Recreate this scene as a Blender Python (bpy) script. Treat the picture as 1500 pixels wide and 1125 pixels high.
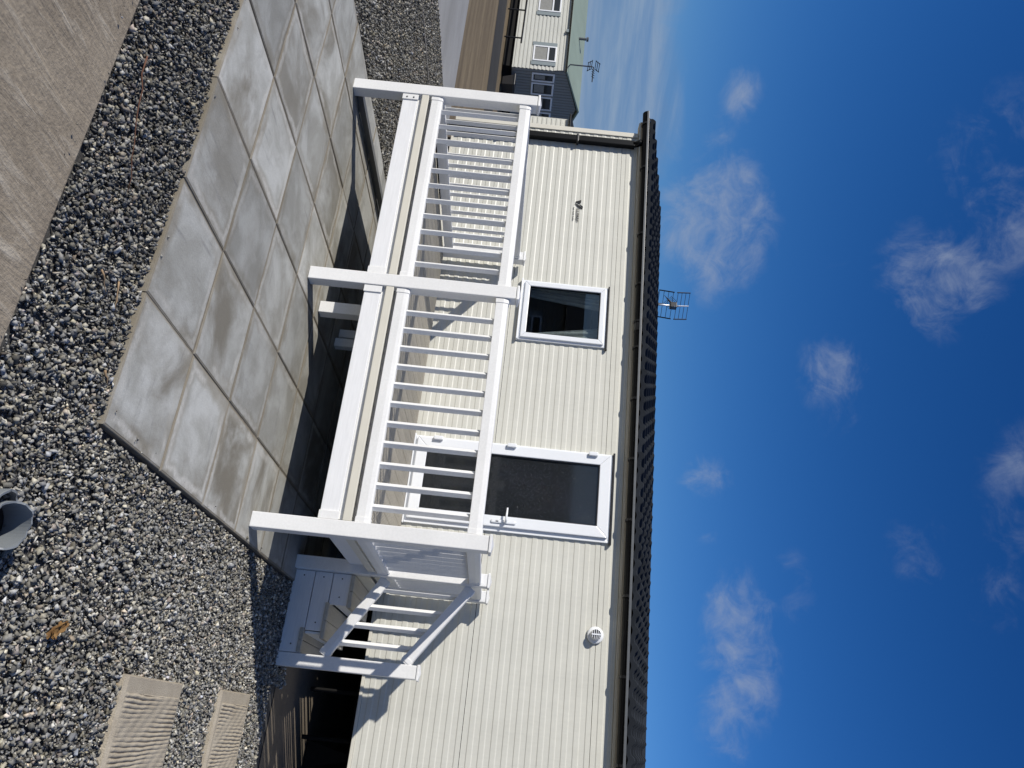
import bpy, bmesh, math, random
import numpy as np
from mathutils import Vector, Matrix

random.seed(7); rng = np.random.default_rng(11)
scn = bpy.context.scene
for o in list(bpy.data.objects): bpy.data.objects.remove(o)
col = scn.collection

# ------------------------------------------------------------------ camera
CAM = Vector((4.78316, -7.47161, 1.62782))
RV = Vector((0.90903742, 0.40362231, 0.10363399))      # to the right of the upright picture
UV = Vector((-0.09816555, -0.0342798, 0.99457952))     # up in the upright picture
FV = Vector((-0.40498704, 0.91428328, -0.00846018))    # view direction
cd = bpy.data.cameras.new('camera'); cam = bpy.data.objects.new('camera', cd); col.objects.link(cam)
M = Matrix.Identity(4)
for i in range(3):                                      # the phone was held on its side: up in the place is right in the picture
    M[i][0] = UV[i]; M[i][1] = -RV[i]; M[i][2] = -FV[i]; M[i][3] = CAM[i]
cam.matrix_world = M
cd.sensor_width = 36; cd.lens = 27.984; cd.clip_start = 0.05; cd.clip_end = 2000
scn.camera = cam

# ------------------------------------------------------------------ light, sky
SUN = Vector((-0.90, -1.0, 0.74)).normalized()
el = math.asin(SUN.z); az = math.atan2(SUN.x, SUN.y) % (2*math.pi)
sd = bpy.data.lights.new('sun', 'SUN'); sd.energy = 4.5; sd.angle = math.radians(0.53); sd.color = (1.0, 0.955, 0.88)
so = bpy.data.objects.new('sun', sd); col.objects.link(so); so.rotation_euler = SUN.to_track_quat('Z', 'Y').to_euler()
so.location = (-9, -10, 9)

def world():
    w = bpy.data.worlds.new('World'); scn.world = w; w.use_nodes = True
    nt = w.node_tree; N = nt.nodes; L = nt.links; N.clear()
    out = N.new('ShaderNodeOutputWorld'); bg = N.new('ShaderNodeBackground'); bg.inputs[1].default_value = 0.085
    L.new(bg.outputs[0], out.inputs[0])
    sky = N.new('ShaderNodeTexSky'); sky.sky_type = 'NISHITA'; sky.sun_disc = False
    sky.sun_elevation = el; sky.sun_rotation = az; sky.altitude = 0; sky.air_density = 1.0; sky.dust_density = 0.05; sky.ozone_density = 3.0
    hs = N.new('ShaderNodeHueSaturation'); hs.inputs['Saturation'].default_value = 1.22; hs.inputs['Value'].default_value = 0.86
    L.new(sky.outputs[0], hs.inputs['Color'])
    # the deep, clear blue of the day: each channel graded alike over the whole sky
    sc_ = N.new('ShaderNodeSeparateColor'); L.new(hs.outputs[0], sc_.inputs[0]); cc_ = N.new('ShaderNodeCombineColor')
    for k_, (g_, a_) in enumerate(((1.44, 1.51), (1.19, 1.159), (1.11, 1.43))):
        p_ = N.new('ShaderNodeMath'); p_.operation = 'POWER'; L.new(sc_.outputs[k_], p_.inputs[0]); p_.inputs[1].default_value = g_
        q_ = N.new('ShaderNodeMath'); q_.operation = 'MULTIPLY'; L.new(p_.outputs[0], q_.inputs[0]); q_.inputs[1].default_value = a_*0.085**(g_-1)
        L.new(q_.outputs[0], cc_.inputs[k_])
    tc = N.new('ShaderNodeTexCoord'); d = tc.outputs['Generated']
    no = N.new('ShaderNodeTexNoise'); no.inputs['Scale'].default_value = 8; no.inputs['Detail'].default_value = 12; no.inputs['Roughness'].default_value = 0.6
    no.inputs['Distortion'].default_value = 0.9
    L.new(d, no.inputs['Vector'])
    def math_(op, a, b=None, clamp=False):
        n = N.new('ShaderNodeMath'); n.operation = op; n.use_clamp = clamp
        for k, v in enumerate((a, b)):
            if v is None: continue
            if isinstance(v, (int, float)): n.inputs[k].default_value = v
            else: L.new(v, n.inputs[k])
        return n.outputs[0]
    def dirpix(ix, iy):
        ux, uy = iy, 1500-ix
        return (FV + RV*((ux-562.5)/1166) + UV*((750-uy)/1166)).normalized()
    # each cloud: centre in the sky, half height, half width, strength (directions in the world, read off the photograph)
    clouds = [(1048,330,70,92,1.22),(1085,142,26,36,.72),(1052,205,22,36,.55),(1375,405,66,80,.86),(1330,400,28,60,.6),(1470,320,60,75,.62),
              (1400,260,45,70,.42),(1455,190,45,60,.5),(1222,545,44,50,.72),(1235,610,28,34,.4),(1032,700,36,36,.85),(1035,772,20,24,.45),(1078,960,50,100,1.12),
              (1065,1065,34,55,.8),(1110,905,26,32,.7),(1485,690,36,60,.52),(1485,760,34,50,.42),(1160,838,22,28,.5),(1168,900,24,34,.46),(1345,800,36,40,.38),
              (1350,835,30,26,.5),(1455,870,34,40,.48),(1215,430,30,40,.2)]
    tot = None
    for ix, iy, hh, hw, s in clouds:
        c = dirpix(ix, iy); a = Vector((c.y, -c.x, 0)).normalized(); b = a.cross(c)
        def dot(v, k):
            n = N.new('ShaderNodeVectorMath'); n.operation = 'DOT_PRODUCT'; L.new(d, n.inputs[0]); n.inputs[1].default_value = v*k
            return n.outputs['Value']
        da = dot(a, 1166/hw/1.35); db = dot(b, 1166/hh/1.35); dc = dot(c, 1)
        r2 = math_('ADD', math_('MULTIPLY', da, da), math_('MULTIPLY', db, db))
        m = math_('SUBTRACT', 1.0, r2, True)
        front = math_('GREATER_THAN', dc, 0)
        m = math_('MULTIPLY', math_('MULTIPLY', m, front), s)
        tot = m if tot is None else math_('MAXIMUM', tot, m)
    # loose cloud over the unseen sky, thickened to make the fill light less blue
    n2 = N.new('ShaderNodeTexNoise'); n2.inputs['Scale'].default_value = 2.6; n2.inputs['Detail'].default_value = 2
    L.new(d, n2.inputs['Vector'])
    f2 = math_('MULTIPLY', math_('SUBTRACT', n2.outputs['Fac'], 0.36, True), 7.0, True)
    sepc = N.new('ShaderNodeVectorMath'); sepc.operation = 'DOT_PRODUCT'; L.new(d, sepc.inputs[0]); sepc.inputs[1].default_value = FV
    outside = math_('LESS_THAN', sepc.outputs['Value'], 0.52)
    tot = math_('MAXIMUM', tot, math_('MULTIPLY', f2, outside))
    n3 = N.new('ShaderNodeTexNoise'); n3.inputs['Scale'].default_value = 26; n3.inputs['Detail'].default_value = 12; n3.inputs['Roughness'].default_value = 0.66; n3.inputs['Distortion'].default_value = 0.7
    L.new(d, n3.inputs['Vector'])
    fb = math_('ADD', math_('MULTIPLY', no.outputs['Fac'], 0.55), math_('MULTIPLY', n3.outputs['Fac'], 0.45))
    v = math_('ADD', math_('SUBTRACT', math_('MULTIPLY', tot, 0.95), 0.16), math_('MULTIPLY', math_('SUBTRACT', fb, 0.5), 5.0))
    mr = N.new('ShaderNodeMapRange'); mr.interpolation_type = 'SMOOTHSTEP'; mr.inputs['From Min'].default_value = 0.02; mr.inputs['From Max'].default_value = 1.9
    mr.inputs['To Max'].default_value = 0.75
    L.new(v, mr.inputs['Value'])
    fade = math_('MULTIPLY', mr.outputs['Result'], math_('MULTIPLY', tot, 1.5, True), True)
    mx = N.new('ShaderNodeMix'); mx.data_type = 'RGBA'
    L.new(fade, mx.inputs['Factor']); L.new(cc_.outputs[0], mx.inputs['A']); mx.inputs['B'].default_value = (3.9, 4.5, 5.7, 1)
    # a low bank of streaky grey-blue cloud all along the horizon
    mp = N.new('ShaderNodeMapping'); mp.inputs['Scale'].default_value = (1.5, 1.5, 16); L.new(d, mp.inputs['Vector'])
    n4 = N.new('ShaderNodeTexNoise'); n4.inputs['Scale'].default_value = 2.2; n4.inputs['Detail'].default_value = 9; n4.inputs['Roughness'].default_value = 0.6; n4.inputs['Distortion'].default_value = 0.4
    L.new(mp.outputs[0], n4.inputs['Vector'])
    sz = N.new('ShaderNodeSeparateXYZ'); L.new(d, sz.inputs[0])
    edge = math_('ADD', math_('ADD', sz.outputs[2], math_('MULTIPLY', math_('SUBTRACT', no.outputs['Fac'], 0.5), 0.075)), math_('MULTIPLY', math_('SUBTRACT', n2.outputs['Fac'], 0.5), 0.06))
    mb_ = N.new('ShaderNodeMapRange'); mb_.interpolation_type = 'SMOOTHSTEP'; mb_.inputs['From Min'].default_value = 0.155; mb_.inputs['From Max'].default_value = 0.118
    mb_.inputs['To Max'].default_value = 0.88; L.new(edge, mb_.inputs['Value'])
    mc = N.new('ShaderNodeMapRange'); mc.interpolation_type = 'SMOOTHSTEP'; mc.inputs['From Min'].default_value = 0.36; mc.inputs['From Max'].default_value = 0.66; L.new(n4.outputs['Fac'], mc.inputs['Value'])
    cm_ = N.new('ShaderNodeMix'); cm_.data_type = 'RGBA'; L.new(mc.outputs[0], cm_.inputs['Factor']); cm_.inputs['A'].default_value = (1.45, 2.75, 5.1, 1); cm_.inputs['B'].default_value = (2.9, 4.0, 5.7, 1)
    m2 = N.new('ShaderNodeMix'); m2.data_type = 'RGBA'; L.new(mb_.outputs[0], m2.inputs['Factor']); L.new(mx.outputs['Result'], m2.inputs['A']); L.new(cm_.outputs['Result'], m2.inputs['B'])
    L.new(m2.outputs['Result'], bg.inputs[0])
world()
vs = scn.view_settings; vs.view_transform = 'Standard'; vs.look = 'None'; vs.gamma = 1; vs.use_curve_mapping = False; vs.exposure = 0.0
scn.render.engine = 'CYCLES'

# ------------------------------------------------------------------ materials
def mat(name, base, rough=.5, spec=.4, var=0.0, scale=8.0, col2=None, bump=0.0, bscale=60.0, stretch=(1,1,1), world_co=False, grain=0.0, gscale=300, metallic=0, rand=0.0):
    m = bpy.data.materials.new(name); m.use_nodes = True; nt = m.node_tree; N = nt.nodes; L = nt.links
    b = N['Principled BSDF']; b.inputs['Roughness'].default_value = rough; b.inputs['Specular IOR Level'].default_value = spec; b.inputs['Metallic'].default_value = metallic
    b.inputs['Base Color'].default_value = (*base, 1)
    if world_co:
        g = N.new('ShaderNodeNewGeometry'); co = g.outputs['Position']
    else:
        t = N.new('ShaderNodeTexCoord'); co = t.outputs['Object']
    mp = N.new('ShaderNodeMapping'); mp.inputs['Scale'].default_value = stretch; L.new(co, mp.inputs['Vector']); co = mp.outputs[0]
    colr = None
    if var or col2:
        n = N.new('ShaderNodeTexNoise'); n.inputs['Scale'].default_value = scale; n.inputs['Detail'].default_value = 6; n.inputs['Roughness'].default_value = .6; L.new(co, n.inputs['Vector'])
        r = N.new('ShaderNodeMapRange'); r.inputs['From Min'].default_value = .3; r.inputs['From Max'].default_value = .7; L.new(n.outputs['Fac'], r.inputs['Value'])
        mx = N.new('ShaderNodeMix'); mx.data_type = 'RGBA'; L.new(r.outputs[0], mx.inputs['Factor'])
        c2 = col2 if col2 else tuple(c*(1-var) for c in base)
        mx.inputs['A'].default_value = (*base, 1); mx.inputs['B'].default_value = (*c2, 1); colr = mx.outputs['Result']
    if grain:
        n = N.new('ShaderNodeTexNoise'); n.inputs['Scale'].default_value = gscale; n.inputs['Detail'].default_value = 3; L.new(co, n.inputs['Vector'])
        r = N.new('ShaderNodeMapRange'); r.inputs['From Min'].default_value = .3; r.inputs['From Max'].default_value = .7; r.inputs['To Min'].default_value = 1-grain; r.inputs['To Max'].default_value = 1+grain; L.new(n.outputs['Fac'], r.inputs['Value'])
        mx = N.new('ShaderNodeVectorMath'); mx.operation = 'SCALE'; L.new(r.outputs[0], mx.inputs['Scale'])
        if colr: L.new(colr, mx.inputs[0])
        else: mx.inputs[0].default_value = base
        colr = mx.outputs[0]
    if rand:
        oi = N.new('ShaderNodeObjectInfo'); r = N.new('ShaderNodeMapRange'); r.inputs['To Min'].default_value = 1-rand; r.inputs['To Max'].default_value = 1+rand; L.new(oi.outputs['Random'], r.inputs['Value'])
        mx = N.new('ShaderNodeVectorMath'); mx.operation = 'SCALE'; L.new(r.outputs[0], mx.inputs['Scale'])
        if colr: L.new(colr, mx.inputs[0])
        else: mx.inputs[0].default_value = base
        colr = mx.outputs[0]
    if colr: L.new(colr, b.inputs['Base Color'])
    if bump:
        n = N.new('ShaderNodeTexNoise'); n.inputs['Scale'].default_value = bscale; n.inputs['Detail'].default_value = 5; L.new(co, n.inputs['Vector'])
        bp = N.new('ShaderNodeBump'); bp.inputs['Strength'].default_value = bump; bp.inputs['Distance'].default_value = .01; L.new(n.outputs['Fac'], bp.inputs['Height']); L.new(bp.outputs[0], b.inputs['Normal'])
    return m
MT = {}
MT['pvc'] = mat('white_pvc', (.80,.795,.775), .40, .42, var=.11, scale=2.3, bump=.05, bscale=40, grain=.035, gscale=70, world_co=True)
MT['pvc_grain'] = mat('white_pvc_woodgrain', (.80,.80,.80), .42, .4, var=.10, scale=6, stretch=(1,14,14), bump=.12, bscale=30)
MT['upvc'] = mat('white_window_pvc', (.80,.815,.83), .28, .5, var=.03, scale=3)
MT['cream'] = mat('cream_cladding', (.615,.605,.535), .42, .4, var=.09, scale=1.3, stretch=(2.2,2.2,.5), grain=.025, gscale=24, world_co=True, bump=.02, bscale=3)
MT['cream_trim'] = mat('cream_trim', (.66,.63,.54), .45, .4, var=.08, scale=4)
MT['deckb'] = mat('cream_deck_board', (.52,.48,.40), .6, .3, var=.22, scale=7, stretch=(1,.15,1), bump=.3, bscale=50, grain=.06, gscale=90, rand=.07)
MT['black'] = mat('black_plastic', (.012,.012,.013), .35, .5)
MT['gutter'] = mat('black_gutter_plastic', (.004,.0045,.005), .45, .15)
MT['tile'] = mat('charcoal_roof_tile', (.030,.034,.041), .70, .0, var=.12, scale=25, world_co=True, rand=.18, bump=.05, bscale=120)
MT['steel'] = mat('galvanised_steel', (.11,.115,.12), .45, .5, var=.25, scale=9)
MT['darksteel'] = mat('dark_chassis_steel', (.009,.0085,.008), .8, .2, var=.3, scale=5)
MT['alu'] = mat('aluminium', (.62,.63,.64), .35, .5, metallic=.8)
MT['ink'] = mat('black_print', (.008,.008,.008), .5, .3)
MT['inkgrey'] = mat('grey_print', (.22,.22,.21), .5, .3)
MT['curtain'] = mat('lace_curtain', (.80,.80,.78), .9, .1, var=.3, scale=30)
_n = MT['curtain'].node_tree; _p = _n.nodes['Principled BSDF']; _t = _n.nodes.new('ShaderNodeBsdfTranslucent'); _t.inputs[0].default_value = (.6,.6,.58,1)
_m = _n.nodes.new('ShaderNodeMixShader'); _m.inputs[0].default_value = .3; _n.links.new(_p.outputs[0],_m.inputs[1]); _n.links.new(_t.outputs[0],_m.inputs[2]); _n.links.new(_m.outputs[0],_n.nodes['Material Output'].inputs[0])
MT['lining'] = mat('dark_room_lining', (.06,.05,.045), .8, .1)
MT['dirt'] = mat('brown_earth', (.135,.105,.07), .9, .1, col2=(.26,.205,.13), scale=.8, stretch=(.3,2.6,1), world_co=True, grain=.18, gscale=14, bump=.3, bscale=20)
MT['ground'] = mat('grassy_ground', (.10,.11,.05), .95, .1, col2=(.17,.14,.08), scale=.25, world_co=True, grain=.2, gscale=9)
MT['asphalt'] = mat('asphalt', (.055,.053,.05), .9, .2, var=.3, scale=1.3, world_co=True, grain=.15, gscale=60)
MT['roadc'] = mat('pale_road_concrete', (.38,.375,.36), .85, .2, col2=(.26,.255,.24), scale=.9, stretch=(.5,1.4,1), world_co=True, grain=.06, gscale=60)
MT['base'] = mat('brown_base_concrete', (.20,.165,.125), .9, .15, col2=(.13,.11,.085), scale=2.5, world_co=True, grain=.12, gscale=80)
MT['bed'] = mat('gravel_bed', (.10,.097,.093), .95, .1, var=.5, scale=60, world_co=True, grain=.4, gscale=150)
MT['joint'] = mat('sandy_joint', (.24,.21,.165), .95, .1, var=.4, scale=14, world_co=True, grain=.2, gscale=150)
MT['pipe'] = mat('grey_pipe_plastic', (.235,.255,.27), .42, .5, var=.15, scale=12)
MT['leaf'] = mat('dry_brown_leaf', (.13,.062,.024), .8, .2, col2=(.27,.16,.06), scale=60)
MT['twig'] = mat('dry_twig', (.17,.085,.055), .85, .2, var=.3, scale=30)
MT['straw'] = mat('straw_blade', (.42,.29,.17), .85, .2, var=.3, scale=30)
MT['screw'] = mat('screw_head', (.12,.12,.125), .4, .5, metallic=.6)
MT['greyclad'] = mat('grey_end_cladding', (.265,.275,.265), .6, .25, var=.1, scale=2)
MT['creamfar'] = mat('weathered_cream_cladding', (.57,.57,.515), .5, .35, var=.12, scale=1.1)
MT['greenroof'] = mat('pale_green_roof', (.27,.335,.275), .7, .3, var=.15, scale=1.2)
MT['shutter'] = mat('grey_green_panel', (.235,.275,.285), .5, .3, var=.1, scale=4)
MT['blind'] = mat('pale_blind', (.30,.30,.28), .8, .1, var=.2, scale=12)
MT['bin'] = mat('black_bin_plastic', (.018,.018,.02), .4, .5)
MT['brownclad'] = mat('dull_brown_cladding', (.20,.18,.15), .6, .3, var=.15, scale=2)

def slab_mat():
    m = bpy.data.materials.new('paving_concrete'); m.use_nodes = True; nt = m.node_tree; N = nt.nodes; L = nt.links; b = N['Principled BSDF']
    b.inputs['Roughness'].default_value = .82; b.inputs['Specular IOR Level'].default_value = .25
    g = N.new('ShaderNodeNewGeometry'); t = N.new('ShaderNodeTexCoord'); oi = N.new('ShaderNodeObjectInfo')
    def noise(sc, vec, det=6, stretch=None, dist=0):
        if stretch:
            mp = N.new('ShaderNodeMapping'); mp.inputs['Scale'].default_value = stretch; mp.inputs['Rotation'].default_value = (0,0,.45); L.new(vec, mp.inputs['Vector']); vec = mp.outputs[0]
        n = N.new('ShaderNodeTexNoise'); n.inputs['Scale'].default_value = sc; n.inputs['Detail'].default_value = det; n.inputs['Roughness'].default_value = .6; n.inputs['Distortion'].default_value = dist; L.new(vec, n.inputs['Vector']); return n.outputs['Fac']
    def rng_(v, a, b_, c=0., d=1., smooth=True):
        r = N.new('ShaderNodeMapRange'); r.interpolation_type = 'SMOOTHSTEP' if smooth else 'LINEAR'
        for k, x in zip(('From Min','From Max','To Min','To Max'), (a,b_,c,d)): r.inputs[k].default_value = x
        L.new(v, r.inputs['Value']); return r.outputs[0]
    def mix(f, a, b_):
        x = N.new('ShaderNodeMix'); x.data_type = 'RGBA'
        L.new(f, x.inputs['Factor'])
        for k, v in (('A',a),('B',b_)):
            if isinstance(v, tuple): x.inputs[k].default_value = (*v,1)
            else: L.new(v, x.inputs[k])
        return x.outputs['Result']
    def mm(op, a, b_):
        x = N.new('ShaderNodeMath'); x.operation = op
        for k, v in enumerate((a,b_)):
            if isinstance(v,(int,float)): x.inputs[k].default_value = v
            else: L.new(v, x.inputs[k])
        return x.outputs[0]
    # offset the pattern per slab so that no stain runs over a joint
    ov = N.new('ShaderNodeVectorMath'); ov.operation = 'SCALE'; L.new(oi.outputs['Location'], ov.inputs[0]); ov.inputs['Scale'].default_value = 7.31
    av = N.new('ShaderNodeVectorMath'); L.new(t.outputs['Object'], av.inputs[0]); L.new(ov.outputs[0], av.inputs[1]); P = av.outputs[0]
    c = mix(rng_(noise(3.4, P, 9, None, .4), .36, .64), (.50,.50,.465), (.36,.355,.32))
    wet = mm('MULTIPLY', rng_(noise(1.5, P, 5, None, .5), .42, .66), rng_(oi.outputs['Random'], .25, .75, .25, 1))
    c = mix(wet, c, (.20,.182,.145))
    c = mix(mm('MULTIPLY', rng_(noise(3.4, P, 8, (1, 7, 1)), .56, .74, 0, .55), rng_(noise(2.1, P, 3), .4, .6)), c, (.20,.195,.19))   # trowel drag marks
    s = N.new('ShaderNodeSeparateXYZ'); L.new(t.outputs['Object'], s.inputs[0])
    ex = mm('MAXIMUM', mm('ABSOLUTE', s.outputs[0], 0), mm('ABSOLUTE', s.outputs[1], 0))
    ed = mm('ADD', mm('ADD', ex, mm('MULTIPLY', mm('SUBTRACT', noise(4.0, P, 6), .5), .13)), mm('MULTIPLY', mm('SUBTRACT', noise(45, P, 4), .5), .012))
    c = mix(mm('MULTIPLY', rng_(ed, .205, .262), rng_(noise(2.6, P, 4), .40, .60, .10, .75)), c, (.265,.24,.19))                     # dirt settling towards the edges
    rim = mm('MULTIPLY', rng_(ed, .232, .262), rng_(ed, .296, .270))
    rimk = mm('MULTIPLY', rng_(noise(2.3, P, 4, None, .5), .40, .60), rng_(noise(50, P, 4), .25, .7, .45, 1))
    c = mix(mm('MULTIPLY', mm('MULTIPLY', rim, rimk), .85), c, (.55,.535,.49))                                                        # lime bloom that dries along the rim
    c = mix(mm('MULTIPLY', rng_(ex, .2835, .288), rng_(noise(9, P, 5), .25, .6, .5, .9)), c, (.225,.195,.145))                         # sandy dirt in the lowered edge
    spk = rng_(noise(300, P, 2), .66, .74, 0, .35)
    c = mix(spk, c, (.12,.115,.10))
    gr = rng_(noise(220, t.outputs['Object'], 3), .3, .7, .88, 1.12, False)
    sc = N.new('ShaderNodeVectorMath'); sc.operation = 'SCALE'; L.new(c, sc.inputs[0]); L.new(mm('MULTIPLY', gr, rng_(oi.outputs['Random'], 0, 1, .74, 1.12, False)), sc.inputs['Scale'])
    L.new(sc.outputs[0], b.inputs['Base Color'])
    bp = N.new('ShaderNodeBump'); bp.inputs['Strength'].default_value = .22; bp.inputs['Distance'].default_value = .006
    L.new(mm('ADD', noise(90, t.outputs['Object'], 4), mm('MULTIPLY', noise(6, P, 5, (1,7,1)), .8)), bp.inputs['Height']); L.new(bp.outputs[0], b.inputs['Normal'])
    return m
MT['slab'] = slab_mat()

def brushed_mat():
    m = mat('brushed_road_concrete', (.34,.287,.215), .9, .2, col2=(.235,.195,.145), scale=2.6, world_co=True, grain=.17, gscale=55)
    nt = m.node_tree; N = nt.nodes; L = nt.links; b = N['Principled BSDF']
    g = N.new('ShaderNodeNewGeometry'); mp = N.new('ShaderNodeMapping'); mp.inputs['Scale'].default_value = (16, 2.6, 1); mp.inputs['Rotation'].default_value = (0,0,-.10); L.new(g.outputs['Position'], mp.inputs['Vector'])
    n = N.new('ShaderNodeTexNoise'); n.inputs['Scale'].default_value = 1; n.inputs['Detail'].default_value = 5; n.inputs['Roughness'].default_value = .65; n.inputs['Distortion'].default_value = .5; L.new(mp.outputs[0], n.inputs['Vector'])
    r = N.new('ShaderNodeMapRange'); r.inputs['From Min'].default_value = .54; r.inputs['From Max'].default_value = .68; r.inputs['To Max'].default_value = .85; L.new(n.outputs['Fac'], r.inputs['Value'])
    old = b.inputs['Base Color'].links[0].from_socket
    x = N.new('ShaderNodeMix'); x.data_type = 'RGBA'; L.new(r.outputs[0], x.inputs['Factor']); L.new(old, x.inputs['A']); x.inputs['B'].default_value = (.50,.445,.355,1); L.new(x.outputs['Result'], b.inputs['Base Color'])
    bp = N.new('ShaderNodeBump'); bp.inputs['Strength'].default_value = .75; bp.inputs['Distance'].default_value = .014
    n4 = N.new('ShaderNodeTexNoise'); n4.inputs['Scale'].default_value = 110; n4.inputs['Detail'].default_value = 4; L.new(g.outputs['Position'], n4.inputs['Vector'])
    ad = N.new('ShaderNodeMath'); ad.operation = 'MULTIPLY_ADD'; L.new(n4.outputs['Fac'], ad.inputs[0]); ad.inputs[1].default_value = .25; L.new(n.outputs['Fac'], ad.inputs[2]); L.new(ad.outputs[0], bp.inputs['Height']); L.new(bp.outputs[0], b.inputs['Normal'])
    return m
MT['road'] = brushed_mat()
MT['riven'] = mat('riven_step_concrete', (.46,.405,.315), .88, .2, col2=(.36,.31,.235), scale=9, world_co=True, grain=.14, gscale=180, bump=.35, bscale=160)

def stone_mat():
    m = bpy.data.materials.new('limestone_chippings'); m.use_nodes = True; nt = m.node_tree; N = nt.nodes; L = nt.links; b = N['Principled BSDF']
    a = N.new('ShaderNodeAttribute'); a.attribute_name = 'tone'; b.inputs['Roughness'].default_value = .75; b.inputs['Specular IOR Level'].default_value = .35
    t = N.new('ShaderNodeTexCoord'); n = N.new('ShaderNodeTexNoise'); n.inputs['Scale'].default_value = 130; n.inputs['Detail'].default_value = 4; L.new(t.outputs['Object'], n.inputs['Vector'])
    r = N.new('ShaderNodeMapRange'); r.inputs['From Min'].default_value = .3; r.inputs['From Max'].default_value = .7; r.inputs['To Min'].default_value = .72; r.inputs['To Max'].default_value = 1.28; L.new(n.outputs['Fac'], r.inputs['Value'])
    s = N.new('ShaderNodeVectorMath'); s.operation = 'SCALE'; L.new(a.outputs['Color'], s.inputs[0]); L.new(r.outputs[0], s.inputs['Scale']); L.new(s.outputs[0], b.inputs['Base Color'])
    return m
MT['stone'] = stone_mat()

def glass_mat(name, tint, rough, speck=False, opaque=False, f0=.085):
    m = bpy.data.materials.new(name); m.use_nodes = True; nt = m.node_tree; N = nt.nodes; L = nt.links; N.clear()
    out = N.new('ShaderNodeOutputMaterial'); mx = N.new('ShaderNodeMixShader'); gl = N.new('ShaderNodeBsdfGlossy'); gl.inputs['Roughness'].default_value = rough
    lw = N.new('ShaderNodeLayerWeight'); pw = N.new('ShaderNodeMath'); pw.operation = 'POWER'; lw.inputs['Blend'].default_value = .5; L.new(lw.outputs['Facing'], pw.inputs[0]); pw.inputs[1].default_value = 4.5
    fr = N.new('ShaderNodeMath'); fr.name = 'reflect'; fr.operation = 'MULTIPLY_ADD'; fr.use_clamp = True; L.new(pw.outputs[0], fr.inputs[0]); fr.inputs[1].default_value = .9; fr.inputs[2].default_value = f0
    if opaque:
        tr = N.new('ShaderNodeBsdfDiffuse'); tr.inputs['Color'].default_value = (*tint, 1)
    else:
        tr = N.new('ShaderNodeBsdfTransparent'); tr.inputs['Color'].default_value = (*tint, 1)
    L.new(fr.outputs[0], mx.inputs[0]); L.new(tr.outputs[0], mx.inputs[1]); L.new(gl.outputs[0], mx.inputs[2]); L.new(mx.outputs[0], out.inputs[0])
    if speck:
        t = N.new('ShaderNodeTexCoord'); v = N.new('ShaderNodeTexVoronoi'); v.inputs['Scale'].default_value = 60; L.new(t.outputs['Object'], v.inputs['Vector'])
        r = N.new('ShaderNodeMapRange'); r.inputs['From Max'].default_value = .28; r.inputs['To Min'].default_value = 1; r.inputs['To Max'].default_value = 0; L.new(v.outputs['Distance'], r.inputs['Value'])
        bp = N.new('ShaderNodeBump'); bp.inputs['Strength'].default_value = .8; bp.inputs['Distance'].default_value = .004; L.new(r.outputs[0], bp.inputs['Height']); L.new(bp.outputs[0], gl.inputs['Normal'])
    return m
MT['glass'] = glass_mat('window_glass', (.82,.86,.86), .0)
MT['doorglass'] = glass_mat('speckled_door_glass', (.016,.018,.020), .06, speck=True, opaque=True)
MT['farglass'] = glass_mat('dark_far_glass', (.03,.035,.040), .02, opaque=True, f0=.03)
MT['oldroof'] = mat('dull_slate_roof', (.075,.077,.08), .95, .0, var=.35, scale=4)

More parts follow.
